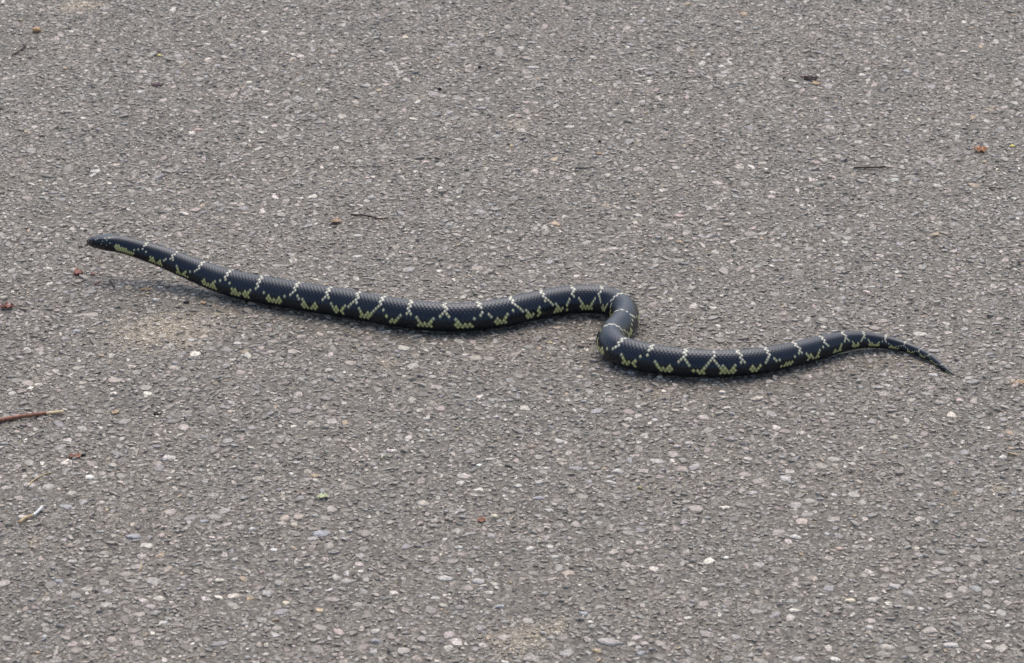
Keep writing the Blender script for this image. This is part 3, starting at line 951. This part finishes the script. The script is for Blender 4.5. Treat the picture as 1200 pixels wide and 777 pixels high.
scrap('bud_scale', 'red-brown knobbly bud scale with two rounded ends', 'plant scrap', 8.5, 361.5, 16, 11, 8, 0.35, MAT_RED, seed=21, thick=.0014)
scrap('bud_scale', 'curled red-brown bud scale lying before the raised head', 'plant scrap', 91.5, 321.5, 11, 14, 30, 0.5, MAT_RED, seed=22, thick=.0012)
crumb('plant_crumb', 'small red-brown crumb next to the curled bud scale', 'plant scrap', 109, 322, 6, .4, MAT_RED, seed=23)
scrap('leaf_scrap', 'orange-brown flake of leaf lying in the neck shadow', 'leaf scrap', 172, 340.5, 17, 7, 10, 0.15, MAT_TANLEAF, seed=24)
crumb('plant_crumb', 'small black crumb in front of the neck shadow', 'plant scrap', 218, 355, 7, .35, MAT_BLACKBIT, seed=25)
scrap('leaf_scrap', 'small tan flake of leaf in front of the snake neck', 'leaf scrap', 238, 355.5, 8, 8, 12, 0.1, MAT_TANLEAF, seed=26)
scrap('leaf_scrap', 'small brown folded leaf flake beside the kinked dark twig', 'leaf scrap', 394, 261, 12, 15, -12, 0.25, MAT_TANLEAF, fold=.3, seed=27)
scrap('leaf_scrap', 'bright orange-brown folded leaf scrap on open asphalt', 'leaf scrap', 1149.5, 177.5, 16, 14, 0, -0.30, flat_mat('orange_leaf', (0.16, 0.055, 0.022), (0.50, 0.24, 0.10), 260, 0.6, 0.4, 0.0003), seed=28, fold=-.25, thick=.0008)
crumb('petal_crumb', 'small yellow crumb beside the orange leaf scrap', 'plant scrap', 1186, 172.5, 6, .5, MAT_YELLOW, seed=29)
crumb('petal_crumb', 'tiny yellow crumb beyond the dark purple leaf', 'plant scrap', 187, 66, 6, .4, MAT_YELLOW, seed=30)
scrap('leaf_scrap', 'dark brown curled leaf sliver with a tan end', 'leaf scrap', 948, 94, 20, 12, -14, -0.15, MAT_DARK, seed=31, fold=-.2, thick=.0007)
scrap('leaf_scrap', 'small tan leaf chip touching the dark brown sliver', 'leaf scrap', 956.5, 98.5, 8, 13, 30, 0.2, MAT_TANLEAF, seed=32)
crumb('seed', 'small round tan seed lying on the far asphalt', 'seed', 43, 37.5, 8.5, .8, MAT_SEED, seed=33, slim=.9)
scrap('leaf_scrap', 'thin dark purple leaf sliver', 'leaf scrap', 184.5, 100.8, 14, 9, 12, 0.10, MAT_PURPLE, seed=34)
scrap('leaf_scrap', 'crumpled russet leaf fragment with ragged edges', 'leaf scrap', 88, 536, 15, 14, 10, 0.12, MAT_RUST, seed=35, fold=.1)
crumb('plant_crumb', 'black crumb touching the russet leaf fragment', 'plant scrap', 98, 534.3, 8, .35, MAT_BLACKBIT, seed=36, turn=15, slim=.6)
scrap('plant_crumb', 'black ragged crumb lying alone on the asphalt', 'plant scrap', 184.5, 485.5, 9, 10, 20, 0.15, MAT_BLACKBIT, seed=37, fold=.1, thick=.0006)
scrap('leaf_scrap', 'pinkish tan torn flake near the twig tip', 'leaf scrap', 135, 484, 8, 13, -35, 0.3, MAT_TANLEAF, seed=38)
scrap('leaf_scrap', 'pale green curled leaf scrap with a dark hollow', 'leaf scrap', 378, 584, 13, 12, 14, 0.35, MAT_PALEGREEN, seed=39, fold=.25, thick=.0006)
scrap('leaf_scrap', 'russet flat flake beside the cream pebble', 'leaf scrap', 564, 610, 10, 14, -15, 0.1, MAT_RUST, seed=40)
scrap('leaf_scrap', 'small orange flake on the asphalt beyond the snake bend', 'leaf scrap', 702, 180.5, 7, 8, 0, 0.2, MAT_TANLEAF, seed=41)
crumb('seed', 'tiny black seed on the asphalt beyond the orange flake', 'seed', 703, 167, 5, .6, MAT_BLACKBIT, seed=42)
crumb('seed', 'tiny black round seed, the one of a pair farther from the snake', 'seed', 562, 80, 4.5, .7, MAT_BLACKBIT, 'pair of black seeds', seed=43)
crumb('seed', 'tiny black round seed, the one of a pair nearer to the snake', 'seed', 515.5, 105.5, 4.5, .7, MAT_BLACKBIT, 'pair of black seeds', seed=44)
crumb('moss_tuft', 'tiny yellow-green moss crumb on the grey asphalt', 'moss', 750, 573, 6, .4, flat_mat('moss', (0.05, 0.045, 0.015), (0.34, 0.31, 0.10), 400, 0.9, 0.2, 0.0005), seed=45)
scrap('leaf_scrap', 'sandy tan leaf tip at the road edge by the tail', 'leaf scrap', 1197, 449.5, 22, 14, 10, 0.08, MAT_TANLEAF, seed=46)
